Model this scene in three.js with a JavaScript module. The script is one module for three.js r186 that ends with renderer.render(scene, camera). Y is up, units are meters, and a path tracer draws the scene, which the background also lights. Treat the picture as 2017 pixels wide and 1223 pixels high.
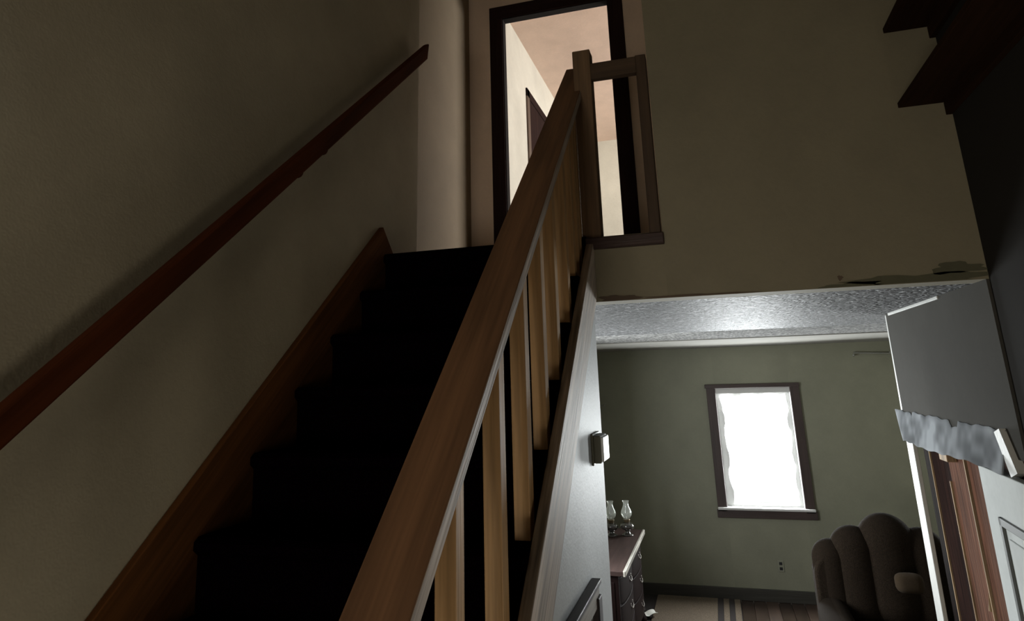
import * as THREE from 'three';
import { RoundedBoxGeometry } from 'three/addons/geometries/RoundedBoxGeometry.js';
import { mergeGeometries, toCreasedNormals } from 'three/addons/utils/BufferGeometryUtils.js';
import { RectAreaLightUniformsLib } from 'three/addons/lights/RectAreaLightUniformsLib.js';

// ───────────────────────── camera, sky, daylight, exposure ─────────────────────────
const W = 2017, H = 1223;
const scene = new THREE.Scene();
const FOCAL = 1285.38;                                     // pixels
const camera = new THREE.PerspectiveCamera(2 * Math.atan(H / 2 / FOCAL) * 180 / Math.PI, W / H, 0.05, 100);
camera.position.set(0, 2.107, 0);
camera.rotation.order = 'YXZ';
camera.rotation.set(THREE.MathUtils.degToRad(15.34558), THREE.MathUtils.degToRad(16.36961), THREE.MathUtils.degToRad(-1.62436));
camera.setViewOffset(W, H, 0, 217.83, W, H);               // the photograph is a crop: the lens axis lies above its middle
scene.add(camera);

const SKY = 2.2;
scene.background = new THREE.Color().setRGB(SKY, SKY * 1.02, SKY * 1.04);

RectAreaLightUniformsLib.init();
function daylight(pos, target, w, h, power, rgb) {          // daylight entering through a window of this size
  const l = new THREE.RectAreaLight(new THREE.Color().setRGB(...rgb), power, w, h);
  l.position.set(...pos); l.lookAt(...target); scene.add(l); return l;
}
daylight([0.335, 1.36, -7.46], [0.335, 1.36, 0], 0.72, 1.06, 38, [0.94, 0.99, 1.0]);      // lower room, far window
daylight([2.95, 1.36, -7.46], [2.95, 1.36, 0], 0.62, 1.06, 50, [0.94, 0.99, 1.0]);        // lower room, second far window, hidden by the partition
daylight([-1.30, 1.45, -4.9], [2, 1.45, -4.4], 0.9, 1.0, 21, [0.94, 0.99, 1.0]);       // lower room, unseen window added in its left wall to light the partition
daylight([1.98, 3.95, -6.1], [-2, 3.75, -6.1], 2.3, 1.2, 10.8, [1.0, 0.96, 0.90]);          // upstairs room, window in its right wall
daylight([0.96, 0.42, -0.15], [-2, 1.30, -0.45], 0.9, 0.62, 8.5, [1.0, 0.90, 0.74]);       // entry hall, added low light from an unseen opening, for the left wall
daylight([-0.80, 1.25, 2.38], [-0.80, 1.6, -2], 0.8, 1.0, 13.5, [1.0, 0.90, 0.74]);         // entry hall, added fill through an unseen window behind the camera

const renderer = new THREE.WebGLRenderer({ antialias: true });
renderer.toneMapping = THREE.LinearToneMapping;
renderer.toneMappingExposure = 1.0;
renderer.outputColorSpace = THREE.SRGBColorSpace;
renderer.shadowMap.enabled = true;

// ───────────────────────── helpers ─────────────────────────
let seed = 20240611;
const rnd = () => { seed = (seed * 1664525 + 1013904223) >>> 0; return seed / 4294967296; };
const V3 = (x, y, z) => new THREE.Vector3(x, y, z);
const names = new Map();
function numbered(n) { const k = names.get(n) ?? 0; names.set(n, k + 1); return k ? `${n}_${String(k).padStart(3, '0')}` : n; }

// tileable value noise
function noiseGrid(n, cells, cellsY = cells) {
  const g = new Float32Array(cells * cellsY); for (let i = 0; i < g.length; i++) g[i] = rnd();
  const out = new Float32Array(n * n), s = t => t * t * (3 - 2 * t);
  for (let y = 0; y < n; y++) for (let x = 0; x < n; x++) {
    const fx = x / n * cells, fy = y / n * cellsY, x0 = Math.floor(fx), y0 = Math.floor(fy), tx = s(fx - x0), ty = s(fy - y0);
    const x1 = (x0 + 1) % cells, y1 = (y0 + 1) % cellsY;
    const a = g[y0 * cells + x0], b = g[y0 * cells + x1], c = g[y1 * cells + x0], d = g[y1 * cells + x1];
    out[y * n + x] = (a + (b - a) * tx) * (1 - ty) + (c + (d - c) * tx) * ty;
  }
  return out;
}
function mix(n, layers) {
  const out = new Float32Array(n * n); let tot = 0;
  for (const [cx, cy, w] of layers) { const g = noiseGrid(n, cx, cy); tot += w; for (let i = 0; i < out.length; i++) out[i] += g[i] * w; }
  for (let i = 0; i < out.length; i++) out[i] /= tot;
  return out;
}
function tex(field, n, fn, srgb, size) {
  const d = new Uint8Array(n * n * 4);
  for (let i = 0; i < n * n; i++) { const c = fn(field[i], i % n, Math.floor(i / n)); d[i * 4] = c[0] * 255; d[i * 4 + 1] = c[1] * 255; d[i * 4 + 2] = c[2] * 255; d[i * 4 + 3] = 255; }
  const t = new THREE.DataTexture(d, n, n, THREE.RGBAFormat);
  t.wrapS = t.wrapT = THREE.RepeatWrapping; t.magFilter = THREE.LinearFilter; t.minFilter = THREE.LinearFilter; t.generateMipmaps = false;
  if (srgb) t.colorSpace = THREE.SRGBColorSpace;
  t.repeat.set(1 / size, 1 / size); t.needsUpdate = true; return t;
}
const cl = (v, a = 0, b = 1) => Math.min(b, Math.max(a, v));
const N = 512;
// plaster: faint cloudiness of the paint and a fine roller stipple
const plasterF = mix(N, [[5, 5, 1.2], [13, 13, 0.7], [40, 40, 0.35], [170, 170, 0.3]]);
const plasterMap = tex(plasterF, N, v => { const k = cl(0.92 + (v - 0.5) * 0.15); return [k, k, k]; }, true, 2.1);
const stippleF = mix(N, [[60, 60, 1], [200, 200, 1]]);
const stippleBump = tex(stippleF, N, v => [v, v, v], false, 0.8);
// combed, stomped ceiling texture
const stompF = (() => { const a = mix(N, [[60, 110, 1], [130, 240, 0.9], [20, 40, 0.5]]); return a.map(v => cl(Math.abs(v - 0.5) * 4.2)); })();
const stompBump = tex(stompF, N, v => [v, v, v], false, 1.7);
const stompGlintMap = tex(stompF, N, v => { const k = cl(0.34 + v * 0.8); return [k, k, k]; }, true, 1.7);  // glints on the ridges and dark hollows are put into this colour map
// wood: grain runs along u
function woodTex(light, streak, size) {
  const f = mix(N, [[3, 40, 1], [5, 110, 1], [9, 240, 0.8], [4, 12, 0.8]]);
  return tex(f, N, v => { const k = cl(light + (v - 0.5) * streak); return [k, k * 0.985, k * 0.96]; }, true, size);
}
const woodMap = woodTex(0.88, 0.42, 0.9), woodMapRough = woodTex(0.80, 0.75, 0.8);
const woodBumpF = mix(N, [[4, 120, 1], [8, 240, 1]]);
const woodBump = tex(woodBumpF, N, v => [v, v, v], false, 0.8);
// pile of the stair carpet and of the rug
const pileF = mix(N, [[120, 120, 1], [256, 256, 1]]);
const pileBump = tex(pileF, N, v => [v, v, v], false, 0.35);
const pileMap = tex(pileF, N, v => { const k = cl(0.8 + (v - 0.5) * 0.7); return [k, k, k]; }, true, 0.35);
// blotchy, weathered sheet
const blotchF = mix(N, [[4, 4, 1], [9, 9, 1], [22, 22, 0.5]]);
const blotchMap = tex(blotchF, N, v => { const k = cl(0.8 + (v - 0.5) * 1.1, 0.15); return [k, k, k * 1.0]; }, true, 0.9);

const RGB = (r, g, b) => new THREE.Color().setRGB(r, g, b);
function mat(c, o = {}) { return new THREE.MeshStandardMaterial({ color: RGB(...c), roughness: 0.8, ...o }); }
const matte = (c, o = {}) => new THREE.MeshPhysicalMaterial({ color: RGB(...c), roughness: 0.95, specularIntensity: 0.2, ...o });
const paint = (c, o) => mat(c, { map: plasterMap, bumpMap: stippleBump, bumpScale: 0.0005, roughness: 0.75, ...o });
const wood = (c, o) => mat(c, { map: woodMap, bumpMap: woodBump, bumpScale: 0.0006, roughness: 0.5, ...o });
const M = {
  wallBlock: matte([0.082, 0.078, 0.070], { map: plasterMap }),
  wallTan: paint([0.415, 0.362, 0.252]),
  wallLanding: paint([0.80, 0.61, 0.47]),
  wallRecess: paint([0.35, 0.27, 0.18]),
  wallOlive: paint([0.29, 0.255, 0.172]),
  wallGreen: paint([0.235, 0.232, 0.168], { roughness: 0.6 }),
  wallWhite: paint([0.47, 0.485, 0.485], { roughness: 0.55 }),
  wallGrey: paint([0.30, 0.30, 0.285], { roughness: 0.5 }),
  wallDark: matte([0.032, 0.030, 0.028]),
  cream: paint([0.80, 0.785, 0.70]),
  pink: paint([0.90, 0.69, 0.575]),
  stomp: mat([0.27, 0.27, 0.277], { map: stompGlintMap, bumpMap: stompBump, bumpScale: 0.042, roughness: 0.58 }),
  ceilSmooth: matte([0.36, 0.355, 0.345], { map: stompGlintMap, bumpMap: stompBump, bumpScale: 0.005 }),
  ceilBand: matte([0.30, 0.29, 0.265], { map: plasterMap }),
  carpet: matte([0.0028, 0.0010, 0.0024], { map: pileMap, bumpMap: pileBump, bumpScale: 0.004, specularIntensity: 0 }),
  rail: wood([0.25, 0.130, 0.068], { roughness: 0.6 }),
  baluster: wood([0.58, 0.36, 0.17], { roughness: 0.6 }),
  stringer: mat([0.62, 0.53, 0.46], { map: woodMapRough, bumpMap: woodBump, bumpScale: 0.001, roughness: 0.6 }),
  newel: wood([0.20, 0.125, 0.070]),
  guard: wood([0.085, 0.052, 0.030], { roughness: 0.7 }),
  skirt: matte([0.125, 0.050, 0.014], { map: woodMap }),
  handrail: matte([0.092, 0.024, 0.006], { map: woodMap }),
  darkTrim: matte([0.030, 0.015, 0.014], { map: woodMap }),
  winTrim: wood([0.05, 0.031, 0.030], { roughness: 0.5 }),
  fascia: wood([0.06, 0.032, 0.028]),
  shelf: matte([0.038, 0.017, 0.008], { map: woodMap }),
  oldBoard: matte([0.19, 0.088, 0.058], { map: woodMapRough, bumpMap: woodBump, bumpScale: 0.0015 }),
  oldBoardDark: matte([0.034, 0.015, 0.012], { map: woodMapRough, bumpMap: woodBump, bumpScale: 0.0015 }),
  stud: mat([0.62, 0.44, 0.27], { map: woodMapRough, roughness: 0.75 }),
  jamb: paint([0.80, 0.80, 0.77], { roughness: 0.5 }),
  sheet: matte([0.37, 0.39, 0.415], { map: blotchMap, side: THREE.DoubleSide }),
  doorWhite: matte([0.82, 0.85, 0.84], { map: plasterMap }),
  doorGroove: mat([0.10, 0.105, 0.10], { roughness: 0.6 }),
  floorDark: wood([0.055, 0.036, 0.028], { roughness: 0.22 }),
  floorHall: wood([0.10, 0.06, 0.035], { roughness: 0.5 }),
  rugTan: mat([0.19, 0.142, 0.097], { map: pileMap, bumpMap: pileBump, bumpScale: 0.003, roughness: 1 }),
  rugDark: mat([0.028, 0.020, 0.018], { map: pileMap, bumpMap: pileBump, bumpScale: 0.003, roughness: 1 }),
  baseDark: wood([0.040, 0.038, 0.033]),
  dresser: matte([0.014, 0.007, 0.007], { map: woodMap, roughness: 0.5 }),
  dresserTop: matte([0.055, 0.036, 0.034], { map: woodMap, roughness: 0.5 }),
  paleGlint: mat([0.62, 0.60, 0.56], { map: woodMapRough, roughness: 0.35 }),
  pull: mat([0.20, 0.18, 0.16], { metalness: 0.6, roughness: 0.5 }),
  brass: mat([0.12, 0.09, 0.05], { metalness: 0.6, roughness: 0.4 }),
  darkGlass: new THREE.MeshPhysicalMaterial({ color: RGB(0.045, 0.04, 0.035), roughness: 0.08, clearcoat: 1 }),
  glass: new THREE.MeshPhysicalMaterial({ color: RGB(0.97, 0.98, 0.97), transmission: 1, thickness: 0, roughness: 0.03, ior: 1.5, side: THREE.DoubleSide }),
  chimney: new THREE.MeshPhysicalMaterial({ color: RGB(0.93, 0.94, 0.92), transmission: 0.86, thickness: 0, roughness: 0.1, ior: 1.5, side: THREE.DoubleSide }),
  sash: paint([0.62, 0.61, 0.60], { roughness: 0.5 }),
  film: new THREE.MeshPhysicalMaterial({ color: RGB(0.42, 0.42, 0.41), transmission: 0.08, thickness: 0, roughness: 0.9, side: THREE.DoubleSide }),
  plush: matte([0.036, 0.025, 0.017], { map: pileMap, bumpMap: pileBump, bumpScale: 0.003, roughness: 1 }),
  plushLight: mat([0.06, 0.036, 0.016], { map: pileMap, roughness: 1 }),
  plasticShade: mat([0.13, 0.125, 0.09], { roughness: 0.45 }),
  plasticWhite: mat([0.86, 0.87, 0.86], { roughness: 0.35 }),
  outlet: mat([0.20, 0.20, 0.15], { roughness: 0.5 }),
  slot: mat([0.01, 0.01, 0.01]),
  frameWood: mat([0.30, 0.27, 0.235], { map: woodMapRough, roughness: 0.5 }),
  frameDarkShade: wood([0.035, 0.022, 0.022]),
  print: mat([0.55, 0.56, 0.54], { map: blotchMap, roughness: 0.35 }),
  paper: mat([0.85, 0.83, 0.77], { roughness: 0.8, side: THREE.DoubleSide }),
  metal: mat([0.22, 0.22, 0.19], { metalness: 0.1, roughness: 0.4 }),
};

// texture coordinates in metres; u runs along the direction g (the grain)
function uvm(geo, g = V3(0, 1, 0)) {
  if (geo.index) geo = geo.toNonIndexed();
  g = g.clone().normalize();
  const p = geo.attributes.position, n = geo.attributes.normal, uv = new Float32Array(p.count * 2), P = V3(), Q = V3(), U = V3(), B = V3();
  const off = rnd() * 3;
  for (let i = 0; i < p.count; i++) {
    P.fromBufferAttribute(p, i); Q.fromBufferAttribute(n, i);
    Q.set(Math.round(Q.x * 2), Math.round(Q.y * 2), Math.round(Q.z * 2)); if (Q.lengthSq() < 0.5) Q.set(0, 0, 1); Q.normalize();
    U.copy(g).addScaledVector(Q, -g.dot(Q));
    if (U.lengthSq() < 0.05) { U.set(Math.abs(g.x) > 0.7 ? 0 : 1, 0, Math.abs(g.x) > 0.7 ? 1 : 0); U.addScaledVector(Q, -U.dot(Q)); }
    U.normalize(); B.crossVectors(Q, U);
    uv[i * 2] = P.dot(U) + off; uv[i * 2 + 1] = P.dot(B) + off * 0.7;
  }
  geo.setAttribute('uv', new THREE.BufferAttribute(uv, 2));
  return geo;
}
const GX = V3(1, 0, 0), GY = V3(0, 1, 0), GZ = V3(0, 0, 1), GS = V3(0, 0.9145, -1);
function box(x0, x1, y0, y1, z0, z1, g = GY, r = 0) {
  const w = Math.abs(x1 - x0), h = Math.abs(y1 - y0), d = Math.abs(z1 - z0);
  const geo = r ? new RoundedBoxGeometry(w, h, d, 2, Math.min(r, w * 0.49, h * 0.49, d * 0.49)) : new THREE.BoxGeometry(w, h, d);
  geo.translate((x0 + x1) / 2, (y0 + y1) / 2, (z0 + z1) / 2);
  return uvm(geo, g);
}
// a side profile of [z, y] points given thickness from x0 to x1
function prism(pts, x0, x1, g = GS, bevel = 0) {
  const s = new THREE.Shape(pts.map(([z, y]) => new THREE.Vector2(-z, y)));
  const geo = new THREE.ExtrudeGeometry(s, { depth: x1 - x0 - 2 * bevel, bevelEnabled: bevel > 0, bevelThickness: bevel, bevelSize: bevel, bevelOffset: -bevel, bevelSegments: 2 });
  geo.rotateY(Math.PI / 2); geo.translate(x0 + bevel, 0, 0);
  return uvm(geo, g);
}
const join = gs => mergeGeometries(gs.map(g => { const q = g.index ? g.toNonIndexed() : g; for (const k of Object.keys(q.attributes)) if (!['position', 'normal', 'uv'].includes(k)) q.deleteAttribute(k); return q; }));
function lathe(pts, seg = 32) { return new THREE.LatheGeometry(pts.map(p => new THREE.Vector2(...p)), seg); }

function mesh(name, geo, m, parent = scene) {
  const o = new THREE.Mesh(geo, m); o.name = parent === scene ? numbered(name) : name; o.castShadow = o.receiveShadow = true; parent.add(o); return o;
}
function part(parent, name, geo, m) {
  const used = parent.children.filter(c => c.name === name || c.name.startsWith(name + '_0')).length;
  return mesh(used ? `${name}_${String(used).padStart(3, '0')}` : name, geo, m, parent);
}
function struct(name, geo, m) { const o = geo ? mesh(name, geo, m) : Object.assign(new THREE.Group(), { name: numbered(name) }); if (!geo) scene.add(o); o.userData.kind = 'structure'; return o; }
function thing(name, label, category, at = [0, 0, 0], turn = 0, group) {
  const o = new THREE.Group(); o.name = numbered(name); o.position.set(...at); o.rotation.y = turn; scene.add(o);
  o.userData = { label, category }; if (group) o.userData.group = group; return o;
}
const deg = THREE.MathUtils.degToRad;

// ───────────────────────── main measures ─────────────────────────
const XL = -1.414, XW = -0.447, XR = 0.95, ZH = -2.665, ZD = -4.10, ZF = -7.393, YL = 2.67, YC = 2.40, YT = 5.0, ZB = 2.4;
const SL = 0.9145, RUN = 0.2078, RISE = 0.19;
const nose = k => ZH + RUN * k + 0.015;                    // z of the nosing of the k-th step down from the landing

// ───────────────────────── setting: entry hall and stairwell ─────────────────────────
struct('floor', box(XL - 0.12, XR + 0.12, -0.12, 0, -2.7, ZB + 0.12, GZ), M.floorHall);
struct('wall_left', box(XL - 0.2, XL, 0, YT, -3.04, ZB), M.wallTan);
struct('wall_left_landing', box(-1.62, -1.5, YL - 0.2, YT, ZD, -3.04), M.wallRecess);
struct('wall_rear', join([
  box(XL - 0.2, -1.2, 0, YT, ZB, ZB + 0.12), box(-0.4, XR + 0.12, 0, YT, ZB, ZB + 0.12),
  box(-1.2, -0.4, 0, 0.75, ZB, ZB + 0.12), box(-1.2, -0.4, 1.75, YT, ZB, ZB + 0.12)]), M.wallTan);
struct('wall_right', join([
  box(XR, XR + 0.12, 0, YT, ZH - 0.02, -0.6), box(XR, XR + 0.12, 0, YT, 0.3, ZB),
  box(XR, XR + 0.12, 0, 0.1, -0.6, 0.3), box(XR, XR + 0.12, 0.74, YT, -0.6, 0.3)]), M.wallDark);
struct('ceiling_upper', box(XL - 0.2, XR + 0.12, YT, YT + 0.12, ZD, ZB + 0.12), M.wallTan);
{ // unseen hall windows, added to fill the stairwell with light
  const w = struct('added_window_3');
  part(w, 'window_frame', join([box(-1.24, -0.36, 0.70, 0.76, ZB - 0.02, ZB + 0.1), box(-1.24, -0.36, 1.74, 1.80, ZB - 0.02, ZB + 0.1), box(-1.25, -1.19, 0.7, 1.8, ZB - 0.02, ZB + 0.1), box(-0.41, -0.35, 0.7, 1.8, ZB - 0.02, ZB + 0.1)]), M.darkTrim);
  part(w, 'pane', box(-1.2, -0.4, 0.75, 1.75, ZB + 0.05, ZB + 0.054), M.glass);
  const v = struct('added_window_6');
  part(v, 'window_frame', join([box(XR - 0.01, XR + 0.1, 0.06, 0.11, -0.64, 0.34), box(XR - 0.01, XR + 0.1, 0.73, 0.78, -0.64, 0.34), box(XR - 0.01, XR + 0.1, 0.06, 0.78, -0.65, -0.595), box(XR - 0.01, XR + 0.1, 0.06, 0.78, 0.295, 0.35)]), M.darkTrim);
  part(v, 'pane', box(XR + 0.05, XR + 0.054, 0.1, 0.74, -0.6, 0.3), M.glass);
}
// upper wall above the opening to the lower room, with mould stains along its ragged lower edge
const wallHeader = struct('wall_header', join([
  box(-0.15, XR + 0.12, YC, YT, ZH - 0.12, ZH), box(XW - 0.1, -0.15, YC, YL, ZH - 0.12, ZH)]), M.wallOlive);
{
  // stains and flaking along the lower edge: thin irregular flakes of blackened plaster
  const stain = (x, y, w, h) => {
    const s = new THREE.Shape(), n = 26, ph = rnd() * 9;
    for (let i = 0; i < n; i++) { const a = i / n * Math.PI * 2, r = 0.8 + 0.16 * Math.sin(3 * a + ph) + 0.12 * Math.sin(7 * a + ph * 2) + 0.1 * (rnd() - 0.5); const px = x + Math.cos(a) * w / 2 * r, py = Math.max(YC + 0.002, y + Math.sin(a) * h / 2 * r); i ? s.lineTo(px, py) : s.moveTo(px, py); }
    const g = new THREE.ExtrudeGeometry(s, { depth: 0.003, bevelEnabled: false }); g.translate(0, 0, ZH - 0.0005); return uvm(g, GX);
  };
  const mould = paint([0.13, 0.125, 0.075]), rot = paint([0.14, 0.095, 0.065]);
  part(wallHeader, 'mould_stain', join([stain(0.74, 2.41, 0.52, 0.062), stain(0.86, 2.445, 0.2, 0.05), stain(0.52, 2.405, 0.25, 0.03)]), mould);
  part(wallHeader, 'mould_stain', stain(0.478, 2.436, 0.022, 0.022), rot);
  part(wallHeader, 'mould_stain', join([stain(-0.345, 2.408, 0.19, 0.036), stain(-0.05, 2.403, 0.5, 0.014)]), rot);
}
// landing
struct('floor_landing', box(-1.5, -0.15, YL - 0.25, YL, ZD, ZH - 0.12, GX), M.carpet);
struct('wall_landing_right', box(-0.15, -0.03, YL - 0.05, YT, ZD, ZH - 0.12), M.wallOlive);
const DX0 = -1.239, DX1 = -0.463, DTOP = 4.66;
struct('wall_landing', join([box(-1.62, DX0, YL, YT, ZD - 0.05, ZD), box(DX1, -0.03, YL, YT, ZD - 0.05, ZD), box(DX0, DX1, DTOP, YT, ZD - 0.05, ZD)]), M.wallLanding);
{
  const d = struct('door_1');
  part(d, 'casing', box(DX0 - 0.095, DX0, YL, DTOP + 0.09, ZD - 0.005, ZD + 0.02, GY, 0.004), M.darkTrim);
  part(d, 'casing', box(DX1, DX1 + 0.10, YL, DTOP + 0.09, ZD - 0.005, ZD + 0.02, GY, 0.004), M.darkTrim);
  part(d, 'casing', box(DX0 - 0.095, DX1 + 0.10, DTOP, DTOP + 0.10, ZD - 0.005, ZD + 0.022, GX, 0.004), M.darkTrim);
  part(d, 'jamb', join([box(DX0 - 0.01, DX0 + 0.006, YL, DTOP, ZD - 0.055, ZD + 0.01), box(DX1 - 0.006, DX1 + 0.01, YL, DTOP, ZD - 0.055, ZD + 0.01), box(DX0, DX1, DTOP - 0.006, DTOP + 0.01, ZD - 0.055, ZD + 0.01, GX)]), mat([0.008, 0.005, 0.005], { roughness: 1 }));
}
// upstairs room beyond the doorway
struct('floor_bedroom', box(-1.5, 2.1, YL - 0.25, YL, -7.97, ZD, GX), M.floorHall);
struct('ceiling_bedroom', box(-1.5, 2.1, YT, YT + 0.12, -7.97, ZD - 0.0), M.pink);
struct('wall_bedroom_left', box(-1.48, -1.36, YL, YT, -7.85, ZD - 0.05), M.cream);
struct('wall_bedroom_far', box(-1.48, 2.1, YL, YT, -7.97, -7.85), M.cream);
struct('wall_bedroom_right', join([box(2.0, 2.12, YL, YT, -7.85, -7.3), box(2.0, 2.12, YL, YT, -4.9, ZD), box(2.0, 2.12, YL, 3.3, -7.3, -4.9), box(2.0, 2.12, 4.6, YT, -7.3, -4.9)]), M.cream);
struct('wall_bedroom_near', box(-0.03, 2.12, YL, YT, ZD - 0.12, ZD), M.cream);
{
  const w = struct('window_4');
  part(w, 'window_frame', join([box(1.98, 2.08, 3.24, 3.31, -7.36, -4.84), box(1.98, 2.08, 4.59, 4.66, -7.36, -4.84), box(1.98, 2.08, 3.24, 4.66, -7.37, -7.29), box(1.98, 2.08, 3.24, 4.66, -4.91, -4.83)]), M.darkTrim);
  part(w, 'pane', box(2.05, 2.054, 3.3, 4.6, -7.3, -4.9), M.glass);
  const d = struct('door_2');                                             // dark door in the left wall of the upstairs room
  part(d, 'casing', box(-1.365, -1.345, YL, 4.60, -5.235, -5.155, GY, 0.003), wood([0.10, 0.06, 0.04]));
  part(d, 'casing', box(-1.365, -1.345, YL, 4.60, -6.14, -6.06, GY, 0.003), M.darkTrim);
  part(d, 'casing', box(-1.365, -1.345, 4.52, 4.60, -6.14, -5.155, GZ, 0.003), M.darkTrim);
  part(d, 'door_leaf', box(-1.365, -1.352, YL, 4.525, -6.07, -5.23, GY), M.darkTrim);
}

// ───────────────────────── setting: lower room ─────────────────────────
const floorLower = struct('floor_lower', box(-1.42, 3.5, -0.12, -0.016, ZF - 0.1, -2.7, GZ), M.floorHall);
{
  const tones = [0, 1, 2, 3].map(i => { const k = 0.75 + i * 0.22; return wood([0.055 * k, 0.036 * k, 0.028 * k], { roughness: 0.2 + 0.05 * i, bumpScale: 0.0003 }); });
  const pw = 0.112;
  for (let i = 0; i < 30; i++) {
    const x0 = 0.012 + i * pw, cut = -4.2 - rnd() * 2.2;
    part(floorLower, 'plank', box(x0 + 0.0015, x0 + pw - 0.0015, -0.016, 0, ZF, cut - 0.001, GZ, 0.002), tones[Math.floor(rnd() * 4)]);
    part(floorLower, 'plank', box(x0 + 0.0015, x0 + pw - 0.0015, -0.016, 0, cut + 0.001, -2.7, GZ, 0.002), tones[Math.floor(rnd() * 4)]);
  }
  part(floorLower, 'underlay', box(-1.42, 0.011, -0.016, 0, ZF, -2.7, GZ), M.rugDark);
}
struct('ceiling', box(-1.42, 3.5, YC, YL - 0.25, -5.0, ZH - 0.12, GX), M.stomp);
struct('ceiling_far', box(-1.42, 3.5, YC, YL - 0.25, ZF - 0.1, -5.0, GX), M.ceilSmooth);
struct('trim_1', prism([[-7.395, YC + 0.002], [-7.395, YC - 0.03], [-7.37, YC - 0.03], [-7.25, YC - 0.012], [-6.1, YC - 0.008], [-6.1, YC + 0.002]], -1.42, 3.5, GX), M.ceilBand);
const WX0 = -0.03, WX1 = 0.70, WY0 = 0.82, WY1 = 1.91;
struct('wall_far', join([box(-1.42, WX0, 0, YC, ZF - 0.14, ZF), box(WX1, 2.64, 0, YC, ZF - 0.14, ZF), box(3.26, 3.5, 0, YC, ZF - 0.14, ZF), box(2.64, 3.26, 0, WY0, ZF - 0.14, ZF), box(2.64, 3.26, WY1, YC, ZF - 0.14, ZF), box(WX0, WX1, 0, WY0, ZF - 0.14, ZF), box(WX0, WX1, WY1, YC, ZF - 0.14, ZF)]), M.wallGreen);
struct('wall_lower_left', join([box(-1.44, -1.32, 0, YC, ZF, -5.4), box(-1.44, -1.32, 0, YC, -4.4, -2.785), box(-1.44, -1.32, 0, 0.9, -5.4, -4.4), box(-1.44, -1.32, 2.0, YC, -5.4, -4.4)]), M.wallGreen);
{
  const w = struct('added_window_2');  // unseen window, added to brighten the partition and the white door
  part(w, 'window_frame', join([box(-1.42, -1.31, 0.84, 0.91, -5.45, -4.35), box(-1.42, -1.31, 1.99, 2.06, -5.45, -4.35), box(-1.42, -1.31, 0.84, 2.06, -5.47, -5.39), box(-1.42, -1.31, 0.84, 2.06, -4.41, -4.33)]), M.winTrim);
  part(w, 'pane', box(-1.40, -1.396, 0.9, 2.0, -5.4, -4.4), M.glass);
}
{
  const w = struct('window_5');
  part(w, 'window_frame', join([box(2.57, 3.33, 0.74, 0.82, ZF - 0.12, ZF + 0.026), box(2.57, 3.33, 1.91, 1.98, ZF - 0.12, ZF + 0.026), box(2.57, 2.65, 0.74, 1.98, ZF - 0.12, ZF + 0.026), box(3.25, 3.33, 0.74, 1.98, ZF - 0.12, ZF + 0.026)]), M.winTrim);
  part(w, 'pane', box(2.64, 3.26, WY0, WY1, ZF - 0.092, ZF - 0.089), M.glass);
}
struct('wall_lower_right', box(3.4, 3.52, 0, YC, ZF, -2.7), M.wallGreen);
struct('wall_lower_near', box(XR + 0.12, 3.52, 0, YC + 0.02, -2.72, -2.6), M.wallGreen);
struct('wall_under_landing', box(-1.44, XW - 0.1, 0, YC, ZH - 0.12, ZH), M.wallWhite);
struct('baseboard_far', box(-1.3, 3.4, 0.0, 0.105, ZF - 0.002, ZF + 0.02, GX, 0.004), M.baseDark);
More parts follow.
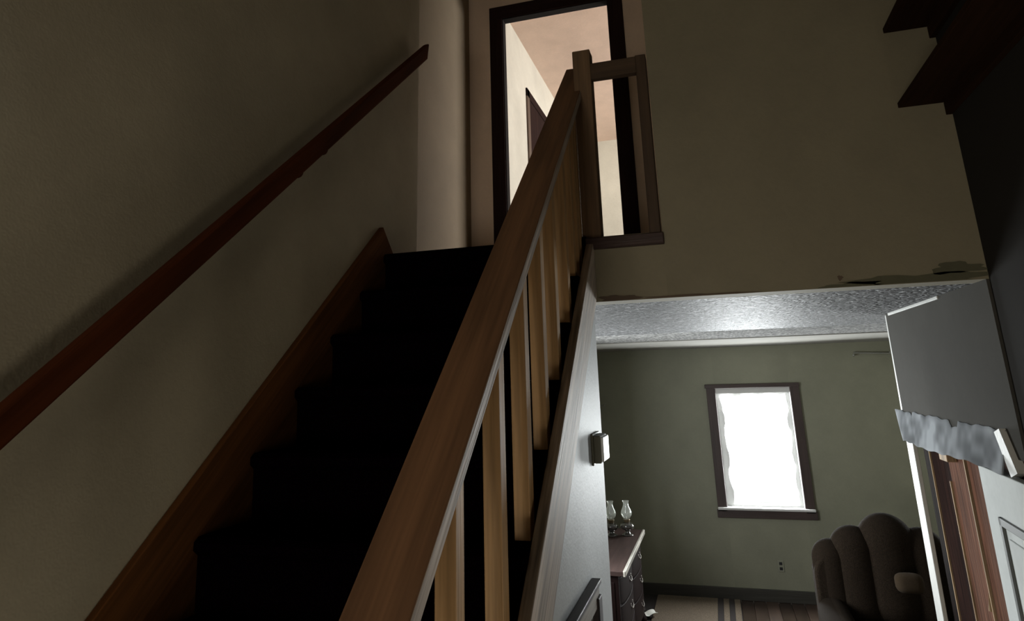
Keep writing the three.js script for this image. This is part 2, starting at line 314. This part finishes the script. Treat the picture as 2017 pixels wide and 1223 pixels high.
{ // the window in the far wall
  const w = struct('window_1');
  part(w, 'casing', box(-0.115, WX0 + 0.005, 0.78, 1.99, ZF - 0.005, ZF + 0.026, GY, 0.005), M.winTrim);
  part(w, 'casing', box(WX1 - 0.005, 0.785, 0.78, 1.99, ZF - 0.005, ZF + 0.026, GY, 0.005), M.winTrim);
  part(w, 'casing', box(-0.128, 0.79, 1.955, 1.995, ZF - 0.005, ZF + 0.030, GX, 0.005), M.winTrim);
  part(w, 'window_apron', box(-0.125, 0.80, 0.725, 0.80, ZF - 0.005, ZF + 0.026, GX, 0.005), M.winTrim);
  part(w, 'window_sill', box(-0.115, 0.785, 0.798, 0.822, ZF - 0.12, ZF + 0.05, GX, 0.006), M.sash);
  part(w, 'window_reveal', join([box(WX0 - 0.004, WX0 + 0.008, WY0, WY1, ZF - 0.14, ZF + 0.01), box(WX1 - 0.008, WX1 + 0.004, WY0, WY1, ZF - 0.14, ZF + 0.01), box(WX0, WX1, WY1 - 0.006, WY1 + 0.05, ZF - 0.14, ZF + 0.012, GX)]), M.sash);
  const sx0 = WX0 + 0.008, sx1 = WX1 - 0.008;
  part(w, 'sash', join([box(sx0, sx0 + 0.028, WY0, WY1, ZF - 0.105, ZF - 0.075), box(sx1 - 0.028, sx1, WY0, WY1, ZF - 0.105, ZF - 0.075), box(sx0, sx1, WY0, WY0 + 0.035, ZF - 0.105, ZF - 0.075, GX), box(sx0, sx1, WY1 - 0.05, WY1, ZF - 0.105, ZF - 0.075, GX)]), M.sash);
  part(w, 'pane', box(sx0, sx1, WY0, WY1, ZF - 0.092, ZF - 0.089), M.glass);
  // ragged clouded film left round the edge of the pane
  const outer = new THREE.Shape([[WX0, WY0], [WX1, WY0], [WX1, 1.955], [WX0, 1.955]].map(p => new THREE.Vector2(...p)));
  const hole = new THREE.Path(), pts = [], jag = a => (rnd() - 0.5) * a;
  for (let i = 0; i <= 26; i++) pts.push([0.035 + jag(0.012) - 0.02 * (i / 26 - 0.5) + 0.012 * Math.sin(i * 0.7), WY0 + 0.02 + i / 26 * 1.05]);
  for (let i = 1; i < 24; i++) pts.push([0.03 + i / 24 * 0.63, 1.888 + jag(0.016) + 0.012 * Math.sin(i * 0.8)]);
  for (let i = 26; i >= 0; i--) pts.push([0.655 + jag(0.012) + 0.008 * Math.sin(i * 0.9), WY0 + 0.02 + i / 26 * 1.05]);
  pts.forEach((p, i) => i ? hole.lineTo(...p) : hole.moveTo(...p)); outer.holes.push(hole);
  const fg = new THREE.ExtrudeGeometry(outer, { depth: 0.002, bevelEnabled: false }); fg.translate(0, 0, ZF - 0.045);
  part(w, 'window_film', uvm(fg, GX), M.film);
}
// white wall below the stairs
struct('wall_under_stairs', prism([[ZH, 0], [ZH, YL - 0.26], [0.2, YL - 0.26 + (ZH - 0.2) * SL - 0.02], [0.2, 0]], XW - 0.1, XW, GY), M.wallWhite);

// ───────────────────────── setting: stripped partition on the right ─────────────────────────
const XP = 0.94;
const partition = struct('wall_partition', join([box(XP, XP + 0.12, 1.80, YC, -4.13, ZH)]), M.wallBlock);
{
  const g = prism([[-4.33, 0], [-4.25, YC], [-4.12, YC], [-4.14, 1.80], [-4.03, 1.76], [-4.06, 0]], XP - 0.004, XP + 0.016, GY, 0.003);
  g.translate(-XP, 0, 4.03); g.rotateY(-0.12); g.translate(XP, 0, -4.03);       // splayed towards the window
  part(partition, 'corner_strip', g, M.jamb);
}
part(partition, 'corner_strip', prism([[-2.83, 1.88], [-2.78, 1.895], [-2.70, 1.76], [-2.76, 1.74]], XP - 0.02, XP + 0.01, GY), M.jamb);
// rough boards behind the missing plaster, each its own piece
[[-4.25, -4.00, 1.035, 0], [-3.99, -3.685, 1.0, 0], [-3.675, -3.405, 0.988, 1], [-3.395, -3.20, 0.980, 1], [-3.19, -2.95, 0.985, 1], [-2.94, -2.69, 0.98, 1]].forEach(([z0, z1, x, warm], i) =>
  part(partition, 'board', box(x, x + 0.022, 0, 1.86 - 0.02 * (i % 2), z0, z1, GY, 0.003), warm ? M.oldBoard : M.oldBoardDark));
part(partition, 'cavity_back', box(1.058, 1.075, 0, 1.86, -4.27, -2.6), M.oldBoardDark);
for (const [z, x, y0, y1] of [[-3.985, 0.992, 0.3, 1.72], [-3.68, 0.980, 0, 1.60], [-3.40, 0.970, 0.9, 1.78]])
  part(partition, 'lath_edge', box(x, x + 0.014, y0, y1, z - 0.005, z + 0.005, GY, 0.002), M.stud);  // pale strips: the light catching the board edges, put into the colour
part(partition, 'top_glint', box(XP - 0.006, XP + 0.004, 2.386, YC, -4.06, -3.2, GZ, 0.003), M.jamb);  // glint along the top of the block, drawn as a pale strip
part(partition, 'stud_block', box(0.95, 1.04, 1.695, 1.86, -3.66, -3.55, GY, 0.004), M.stud);
{ // splinter of pale wood in the boards
  const g = new THREE.ConeGeometry(0.012, 0.09, 5); g.rotateX(0.2); g.translate(0.975, 1.19, -3.42);
  part(partition, 'splinter', uvm(g), M.stud);
}

// ───────────────────────── staircase ─────────────────────────
{
  const s = thing('staircase', 'steep straight staircase covered in near-black carpet', 'staircase');
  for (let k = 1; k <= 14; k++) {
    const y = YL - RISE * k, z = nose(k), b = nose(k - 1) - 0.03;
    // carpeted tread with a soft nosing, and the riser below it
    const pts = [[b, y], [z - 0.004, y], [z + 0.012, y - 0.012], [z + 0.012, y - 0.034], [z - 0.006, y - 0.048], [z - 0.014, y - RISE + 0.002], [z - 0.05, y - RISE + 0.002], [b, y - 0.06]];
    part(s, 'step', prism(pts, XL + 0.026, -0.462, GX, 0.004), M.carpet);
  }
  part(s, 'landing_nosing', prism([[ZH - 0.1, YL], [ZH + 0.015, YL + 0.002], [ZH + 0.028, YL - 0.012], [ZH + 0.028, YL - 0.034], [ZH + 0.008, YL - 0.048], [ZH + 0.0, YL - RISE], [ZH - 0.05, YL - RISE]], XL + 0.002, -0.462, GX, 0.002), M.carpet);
  // open-string trim board on the outer side
  const yA = z => 1.607 + 0.9205 * (-1.523 - z);
  part(s, 'stringer', prism([[ZH - 0.0, yA(ZH)], [0.4, yA(0.4)], [0.4, yA(0.4) - 0.245], [ZH, yA(ZH) - 0.235]], -0.462, -0.432, GS, 0.003), M.stringer);
  // skirt board along the wall, its lower part running behind the steps
  const yS = z => 1.61 + 0.897 * (-1.31 - z);
  part(s, 'skirt_board', prism([[-2.63, yS(-2.63)], [0.6, yS(0.6)], [0.6, yS(0.6) - 0.42], [-2.665, YL - 0.25], [-2.665, YL], [-2.75, YL + 0.002]], XL, XL + 0.024, GS, 0.003), M.skirt);
}
// ───────────────────────── balustrade ─────────────────────────
{
  const b = thing('stair_railing', 'brown wooden stair railing with flat handrail, square balusters and landing guard', 'railing');
  const yR = z => 1.975 + SL * (-1.168 - z), th = 0.048;
  part(b, 'top_rail', prism([[-2.93, yR(-2.93)], [0.1, yR(0.1)], [0.1, yR(0.1) - th], [-2.93, yR(-2.93) - th]], -0.56, -0.45, GS, 0.003), M.rail);
  part(b, 'rail_edge', prism([[-2.83, yR(-2.83) - 0.004], [0.09, yR(0.09) - 0.004], [0.09, yR(0.09) - th + 0.004], [-2.83, yR(-2.83) - th + 0.004]], -0.452, -0.4485, GS), M.stringer);
  const zs = [-0.79, -1.025, -1.25, -1.52, -1.75, -1.96, -2.15, -2.36, -2.50, -2.60, -2.665];
  for (const z of zs) {
    let k = 0; while (k < 13 && nose(k) - 0.0 < z + 0.04) k++;
    const y0 = YL - RISE * k + 0.001, zf = z + 0.042;
    part(b, 'baluster', prism([[z, y0], [z, yR(z) - th + 0.004], [zf, yR(zf) - th + 0.004], [zf, y0]], -0.52, -0.478, GY, 0.002), M.baluster);
  }
  part(b, 'newel', box(-0.478, -0.398, YL - 0.03, 3.535, -2.735, -2.66, GY, 0.004), M.newel);
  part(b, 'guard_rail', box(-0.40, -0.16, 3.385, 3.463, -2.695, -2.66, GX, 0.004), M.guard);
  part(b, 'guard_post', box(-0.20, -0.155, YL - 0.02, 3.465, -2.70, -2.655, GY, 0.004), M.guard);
  part(b, 'guard_sill', box(-0.47, -0.145, 2.616, 2.664, ZH - 0.02, ZH + 0.022, GX, 0.004), M.fascia);
}
// ───────────────────────── handrail on the left wall ─────────────────────────
{
  const h = thing('wall_handrail', 'dark red-brown wooden handrail climbing the left wall', 'handrail');
  const yH = z => 2.083 + 0.9105 * (-0.994 - z);
  part(h, 'grip', prism([[-3.0, yH(-3.0)], [0.7, yH(0.7)], [0.7, yH(0.7) - 0.088], [-2.985, yH(-2.985) - 0.088]], -1.37, -1.332, GS, 0.010), M.handrail);
  for (const z of [-2.08, -1.93, -0.3]) {
    const y = yH(z) - 0.088;
    const c = new THREE.CatmullRomCurve3([V3(-1.413, y - 0.0, z), V3(-1.395, y - 0.012, z), V3(-1.36, y - 0.012, z), V3(-1.351, y + 0.015, z)]);
    const plate = new THREE.CylinderGeometry(0.016, 0.016, 0.008, 20); plate.rotateZ(Math.PI / 2); plate.translate(-1.410, y, z);
    part(h, 'bracket', join([new THREE.TubeGeometry(c, 12, 0.008, 8), plate]), M.handrail);
  }
}
// ───────────────────────── shelves high in the right corner ─────────────────────────
for (const [y, label] of [[3.07, 'lower of two brown wooden shelves high on the right wall'], [3.39, 'upper of two dark wooden shelves high on the right wall']]) {
  const s = thing('wall_shelf', label, 'shelf');
  part(s, 'shelf_board', box(0.775, XR, y, y + 0.022, ZH, -0.9, GZ, 0.003), M.shelf);
  part(s, 'cleat', box(XR - 0.022, XR, y - 0.05, y, ZH, -0.9, GZ, 0.002), M.shelf);
}
// ───────────────────────── torn sheet hanging over the stripped partition ─────────────────────────
{
  const t = thing('torn_sheet', 'torn grey sheet of wallboard bent out over the bare boards', 'wallboard');
  const nu = 60, nv = 10, pos = [], idx = [], uv = [];
  for (let j = 0; j <= nv; j++) for (let i = 0; i <= nu; i++) {
    const u = i / nu, v = j / nv;
    const z = -4.275 + 1.50 * u + (v * 0.20) * (1 - u) ** 3 - 0.02 * v * u;
    const jag = 0.004 * Math.sin(u * 31) + 0.003 * Math.sin(u * 77 + 1) - (u > 0.60 && u < 0.68 ? 0.035 : 0) - (u > 0.20 && u < 0.225 ? 0.02 : 0);
    const top = 1.885 + 0.004 * u + jag * 0.8, bot = 1.735 + 0.004 * Math.sin(u * 9 + 1) + 0.003 * Math.sin(u * 43) + 0.012 * u;
    const y = top + (bot - top) * v;
    const x = XP - 0.004 - 0.030 * v - 0.002 * Math.sin(u * 17 + v * 3) * v;
    pos.push(x, y, z); uv.push(z, y);
  }
  for (let j = 0; j < nv; j++) for (let i = 0; i < nu; i++) { const a = j * (nu + 1) + i, b = a + 1, c = a + nu + 1, d = c + 1; idx.push(a, c, b, b, c, d); }
  const n0 = pos.length / 3;                                     // give it thickness
  for (let k = 0; k < n0; k++) { pos.push(pos[k * 3] + 0.006, pos[k * 3 + 1], pos[k * 3 + 2]); uv.push(uv[k * 2], uv[k * 2 + 1]); }
  const m = idx.length; for (let k = 0; k < m; k += 3) idx.push(idx[k] + n0, idx[k + 2] + n0, idx[k + 1] + n0);
  const rim = [...Array(nu + 1).keys()].concat([...Array(nv).keys()].map(j => (j + 1) * (nu + 1) + nu), [...Array(nu).keys()].map(i => nv * (nu + 1) + nu - 1 - i), [...Array(nv - 1).keys()].map(j => (nv - 1 - j) * (nu + 1)));
  for (let k = 0; k < rim.length; k++) { const a = rim[k], b = rim[(k + 1) % rim.length]; idx.push(a, b, a + n0, b, b + n0, a + n0); }
  const g = new THREE.BufferGeometry(); g.setAttribute('position', new THREE.Float32BufferAttribute(pos, 3)); g.setAttribute('uv', new THREE.Float32BufferAttribute(uv, 2)); g.setIndex(idx); g.computeVertexNormals();
  part(t, 'sheet', g, M.sheet);
}
// ───────────────────────── white door leaf leaning by the partition ─────────────────────────
{
  const d = thing('door_panel', 'white panelled door standing against the bare wooden boards', 'door', [0.968, 0, -3.105], deg(-3.5));
  // local: length runs along +z towards the camera, face towards -x
  part(d, 'leaf', box(-0.035, 0, 0.01, 1.739, 0, 0.86, GY, 0.004), M.doorWhite);
  const x0 = -0.045, x1 = -0.034;
  for (const [y0, y1] of [[0.98, 1.585], [0.2, 0.82]]) {
    part(d, 'moulding', box(x0, x1, y1 - 0.028, y1, 0.165, 0.70, GZ, 0.003), M.doorGroove);
    part(d, 'moulding', box(x0, x1, y0, y0 + 0.028, 0.165, 0.70, GZ, 0.003), M.doorGroove);
    part(d, 'moulding', box(x0, x1, y0, y1, 0.165, 0.193, GY, 0.003), M.doorGroove);
    part(d, 'moulding', box(x0, x1, y0, y1, 0.672, 0.70, GY, 0.003), M.doorGroove);
    part(d, 'inner_panel', box(-0.041, x1, y0 + 0.06, y1 - 0.06, 0.225, 0.64, GY, 0.005), M.doorWhite);
  }
}
// ───────────────────────── box on the white wall ─────────────────────────
{
  const t = thing('thermostat', 'small white thermostat box on the white wall below the stairs', 'thermostat');
  part(t, 'back_plate', box(XW, XW + 0.008, 1.806, 1.912, -2.562, -2.420, GY, 0.003), M.plasticShade);
  part(t, 'housing', box(XW + 0.006, XW + 0.034, 1.813, 1.905, -2.556, -2.426, GY, 0.005), M.plasticShade);  // unlit side of the white box, put into a darker colour
  part(t, 'front_cover', box(XW + 0.032, XW + 0.043, 1.818, 1.900, -2.552, -2.430, GY, 0.004), M.plasticWhite);
}
// ───────────────────────── picture frame on the white wall ─────────────────────────
{
  const f = thing('picture_frame', 'dark wooden picture frame hanging on the white wall below the stairs', 'picture frame');
  const z0 = -2.31, z1 = -1.83, y0 = 0.95, y1 = 1.472;
  part(f, 'frame_side', box(XW, XW + 0.022, y1 - 0.06, y1, z0, z1, GZ, 0.004), M.frameWood);
  part(f, 'frame_side', box(XW, XW + 0.022, y0, y0 + 0.06, z0, z1, GZ, 0.004), M.frameWood);
  part(f, 'frame_side', box(XW, XW + 0.030, y0, y1 - 0.03, z0, z0 + 0.055, GY, 0.004), M.frameDarkShade);  // far stile: its unlit side is put into the dark colour
  part(f, 'frame_side', box(XW, XW + 0.022, y0, y1, z1 - 0.055, z1, GY, 0.004), M.frameWood);
  part(f, 'outer_edge', join([box(XW, XW + 0.03, y1, y1 + 0.014, z0, z1 + 0.014, GZ, 0.003), box(XW, XW + 0.03, y0, y1 + 0.014, z1, z1 + 0.014, GY, 0.003)]), M.frameDarkShade);
  part(f, 'picture', box(XW, XW + 0.008, y0 + 0.05, y1 - 0.05, z0 + 0.04, z1 - 0.04), M.print);
}
// ───────────────────────── lower room furniture ─────────────────────────
{
  const d = thing('dresser', 'low dark wooden dresser against the wall past the stairs, holding two oil lamps', 'dresser', [-1.05, 0, -5.96]);
  const X0 = -0.26, X1 = 0.25, Z0 = -0.67, Z1 = 0.67;
  part(d, 'dresser_top', box(X0, X1 + 0.012, 0.705, 0.74, Z0 - 0.02, Z1 + 0.02, GZ, 0.005), M.dresserTop);
  part(d, 'edge_glint', box(X1 + 0.008, X1 + 0.028, 0.702, 0.742, Z0 - 0.02, Z1 + 0.02, GZ, 0.006), M.paleGlint);  // window reflection on the front edge, painted as a pale strip
  part(d, 'body', box(X0, X1 - 0.03, 0.12, 0.706, Z0, Z1, GY, 0.004), M.dresser);
  part(d, 'side_panel', box(X0 + 0.03, X1 - 0.06, 0.16, 0.66, Z1 - 0.002, Z1 + 0.006, GY, 0.003), M.dresser);
  for (let r = 0; r < 3; r++) for (let c = 0; c < 2; c++) {
    const y0 = 0.15 + r * 0.183, z0 = Z0 + 0.03 + c * 0.65;
    // bowed drawer front
    const s = new THREE.Shape(); s.moveTo(0, 0); s.quadraticCurveTo(0.031, 0.05, 0.036, 0.315); s.quadraticCurveTo(0.031, 0.58, 0, 0.63); s.lineTo(-0.01, 0.63); s.lineTo(-0.01, 0);
    const g = new THREE.ExtrudeGeometry(s, { depth: 0.164, bevelEnabled: true, bevelSize: 0.003, bevelThickness: 0.003, bevelSegments: 2 });
    g.rotateX(-Math.PI / 2); g.scale(1, 1, -1); g.translate(X1 - 0.032, y0, z0);
    const gi = g.index ? g.toNonIndexed() : g; const p = gi.attributes.position; // mirrored: restore the winding
    for (let i = 0; i < p.count; i += 3) for (const a of [p]) { const t = [a.getX(i), a.getY(i), a.getZ(i)]; a.setXYZ(i, a.getX(i + 1), a.getY(i + 1), a.getZ(i + 1)); a.setXYZ(i + 1, ...t); }
    gi.computeVertexNormals();
    const dr = part(d, 'drawer', uvm(gi, GZ), M.dresser);
    for (const q of [0.30]) {
      const zc = z0 + q, bail = new THREE.CatmullRomCurve3([V3(X1 + 0.0, y0 + 0.10, zc - 0.045), V3(X1 + 0.012, y0 + 0.080, zc - 0.04), V3(X1 + 0.016, y0 + 0.068, zc), V3(X1 + 0.012, y0 + 0.080, zc + 0.04), V3(X1 + 0.0, y0 + 0.10, zc + 0.045)]);
      const rose = s2 => { const k = new THREE.SphereGeometry(0.010, 12, 8); k.scale(0.7, 1, 1); k.translate(X1 + 0.002, y0 + 0.10, zc + s2 * 0.045); return k; };
      part(dr, 'pull', join([new THREE.TubeGeometry(bail, 20, 0.004, 8), rose(-1), rose(1)]), M.pull);
    }
  }
  for (const x of [X0 + 0.06, X1 - 0.05]) for (const z of [Z0 + 0.06, Z1 - 0.06]) {
    const g = lathe([[0.0, 0], [0.034, 0], [0.048, 0.02], [0.05, 0.045], [0.036, 0.075], [0.028, 0.09], [0.042, 0.105], [0.045, 0.122], [0, 0.122]], 24); g.translate(x, 0, z);
    part(d, 'foot', g, M.dresser);
  }
}
function oilLamp(at, label, s) {
  const l = thing('oil_lamp', label, 'oil lamp', at);
  part(l, 'font', lathe([[0, 0], [0.052, 0], [0.055, 0.008], [0.03, 0.02], [0.018, 0.035], [0.03, 0.045], [0.058, 0.06], [0.066, 0.078], [0.058, 0.098], [0.03, 0.112], [0, 0.113]].map(([a, b]) => [a * s, b * s])), M.darkGlass);
  part(l, 'burner', lathe([[0, 0.112], [0.024, 0.112], [0.028, 0.118], [0.024, 0.126], [0.031, 0.130], [0.031, 0.137], [0.022, 0.142], [0, 0.143]].map(([a, b]) => [a * s, b * s])), M.brass);
  part(l, 'chimney', lathe([[0.028, 0.137], [0.027, 0.146], [0.045, 0.166], [0.052, 0.19], [0.046, 0.215], [0.032, 0.243], [0.025, 0.268], [0.026, 0.285], [0.033, 0.298], [0.031, 0.298], [0.0235, 0.284], [0.0225, 0.268], [0.03, 0.241], [0.0435, 0.215], [0.0495, 0.19], [0.0425, 0.167], [0.0245, 0.147]].map(([a, b]) => [a * s, b * s])), M.chimney);
  const wick = new THREE.CylinderGeometry(0.006 * s, 0.006 * s, 0.02 * s, 8); wick.translate(0, 0.149 * s, 0); part(l, 'wick', wick, M.paper);
}
oilLamp([-0.895, 0.7405, -6.40], 'oil lamp with clear glass chimney near the dresser front edge', 0.95);
oilLamp([-1.03, 0.7405, -6.36], 'oil lamp with clear chimney half hidden behind the white wall edge', 0.95);
{ // plush recliner
  const r = thing('recliner', 'dark brown plush recliner with a rounded lobed backrest', 'armchair', [1.015, 0, -5.45]);
  const tops = [[-0.37, 0.955, 0.125], [-0.215, 1.045, 0.155], [0.0, 1.13, 0.185], [0.215, 1.045, 0.155], [0.37, 0.955, 0.125]];
  for (const [x, top, w] of tops) {                             // plump lobes along the top of the back
    const len = top - 0.40, g = new THREE.CapsuleGeometry(w, len - 2 * w, 12, 30);
    g.scale(1, 1, 0.72); g.translate(x, 0.40 + len / 2, -0.07); g.rotateX(-0.03);
    part(r, 'back_lobe', g, M.plush);
  }
  part(r, 'back_shell', (() => { const s = new THREE.Shape(); s.moveTo(-0.47, 0.12); s.lineTo(-0.47, 0.74); s.quadraticCurveTo(-0.465, 0.82, -0.38, 0.84); s.quadraticCurveTo(-0.18, 0.93, 0, 0.97); s.quadraticCurveTo(0.18, 0.93, 0.38, 0.84); s.quadraticCurveTo(0.465, 0.82, 0.47, 0.74); s.lineTo(0.47, 0.12); const g = new THREE.ExtrudeGeometry(s, { depth: 0.13, bevelEnabled: true, bevelSize: 0.025, bevelThickness: 0.03, bevelSegments: 4, curveSegments: 14 }); g.translate(0, 0, -0.15); g.rotateX(-0.03); return uvm(g); })(), M.plush);
  part(r, 'seat', box(-0.33, 0.33, 0.2, 0.50, 0.0, 0.68, GX, 0.09), M.plush);
  for (const s of [-1, 1]) part(r, 'arm', box(s * 0.41 - 0.10, s * 0.41 + 0.10, 0.08, 0.60, -0.1, 0.66, GZ, 0.09), M.plush);
  part(r, 'base', box(-0.42, 0.42, 0.0, 0.14, -0.16, 0.60, GX, 0.03), M.plush);
}
{
  const c = thing('cushion', 'small tan cushion propped on the dark recliner', 'cushion', [1.06, 0.76, -5.29], 0);
  const g = new THREE.SphereGeometry(1, 28, 18), p = g.attributes.position;
  for (let i = 0; i < p.count; i++) { let x = p.getX(i), y = p.getY(i), z = p.getZ(i); const q = v => Math.sign(v) * Math.abs(v) ** 0.6; p.setXYZ(i, q(x) * 0.085, q(y) * 0.06, z * 0.05 + 0.04); }
  g.rotateX(-0.15); g.computeVertexNormals(); part(c, 'cushion_cover', g, M.plushLight);
}
{ // rug with two dark border stripes, woven strips side by side
  const r = thing('area_rug', 'tan rug with two dark border stripes on the lower room floor', 'rug');
  part(r, 'field', box(-0.77, -0.202, 0.0, 0.011, -7.365, -3.4, GZ, 0.003), M.rugTan);
  part(r, 'stripe', box(-0.202, -0.150, 0.0, 0.0112, -7.365, -3.4, GZ, 0.003), M.rugDark);
  part(r, 'stripe', box(-0.150, -0.098, 0.0, 0.011, -7.365, -3.4, GZ, 0.003), M.rugTan);
  part(r, 'stripe', box(-0.098, -0.050, 0.0, 0.0112, -7.365, -3.4, GZ, 0.003), M.rugDark);
  part(r, 'stripe', box(-0.050, 0.004, 0.0, 0.011, -7.365, -3.4, GZ, 0.003), M.rugTan);
}
{ // scrap of paper on the rug
  const g = new THREE.PlaneGeometry(0.14, 0.10, 8, 6); g.rotateX(-Math.PI / 2); const p = g.attributes.position;
  for (let i = 0; i < p.count; i++) p.setY(i, 0.002 + 0.025 * Math.abs(Math.sin(p.getX(i) * 21 + 0.5)) + 0.012 * Math.abs(Math.sin(p.getZ(i) * 30)));
  g.computeVertexNormals();
  const o = mesh('paper_scrap', g, M.paper); o.position.set(-0.80, 0.012, -6.72); o.rotation.y = 0.5;
  o.userData = { label: 'crumpled scrap of white paper on the tan rug by the dresser', category: 'paper' };
}
{
  const o = thing('wall_outlet', 'small electrical outlet low on the green wall under the window', 'outlet', [0.41, 0.31, ZF]);
  part(o, 'plate', box(-0.028, 0.028, -0.05, 0.05, 0, 0.007, GY, 0.003), M.outlet);
  for (const y of [-0.022, 0.022]) part(o, 'socket', box(-0.014, 0.014, y - 0.013, y + 0.013, 0.006, 0.0085, GY, 0.001), M.slot);
}
{
  const o = thing('wall_hook', 'tiny pale metal hook on the green wall beside the white wall edge', 'hook', [-1.215, 1.80, ZF]);
  part(o, 'plate', box(-0.05, 0.03, -0.006, 0.008, 0, 0.008, GX, 0.003), M.metal);
  part(o, 'arm', new THREE.TubeGeometry(new THREE.CatmullRomCurve3([V3(0, 0, 0.006), V3(0.01, 0, 0.05), V3(0.03, 0.012, 0.07), V3(0.05, 0.03, 0.07)]), 14, 0.006, 8), M.metal);
}
{
  const o = thing('curtain_rod', 'short pale rod high on the green wall near the partition', 'rod', [1.55, 2.255, ZF + 0.03]);
  const g = new THREE.CylinderGeometry(0.008, 0.008, 0.44, 12); g.rotateZ(Math.PI / 2 - 0.05); part(o, 'rod', g, M.metal);
  const e = new THREE.SphereGeometry(0.013, 12, 8); e.translate(-0.22, 0.009 - 0.02, 0); part(o, 'end_cap', e, M.metal);
  part(o, 'bracket', box(0.1, 0.115, -0.01, 0.012, -0.031, 0.006, GY, 0.002), M.metal);
}

renderer.render(scene, camera);
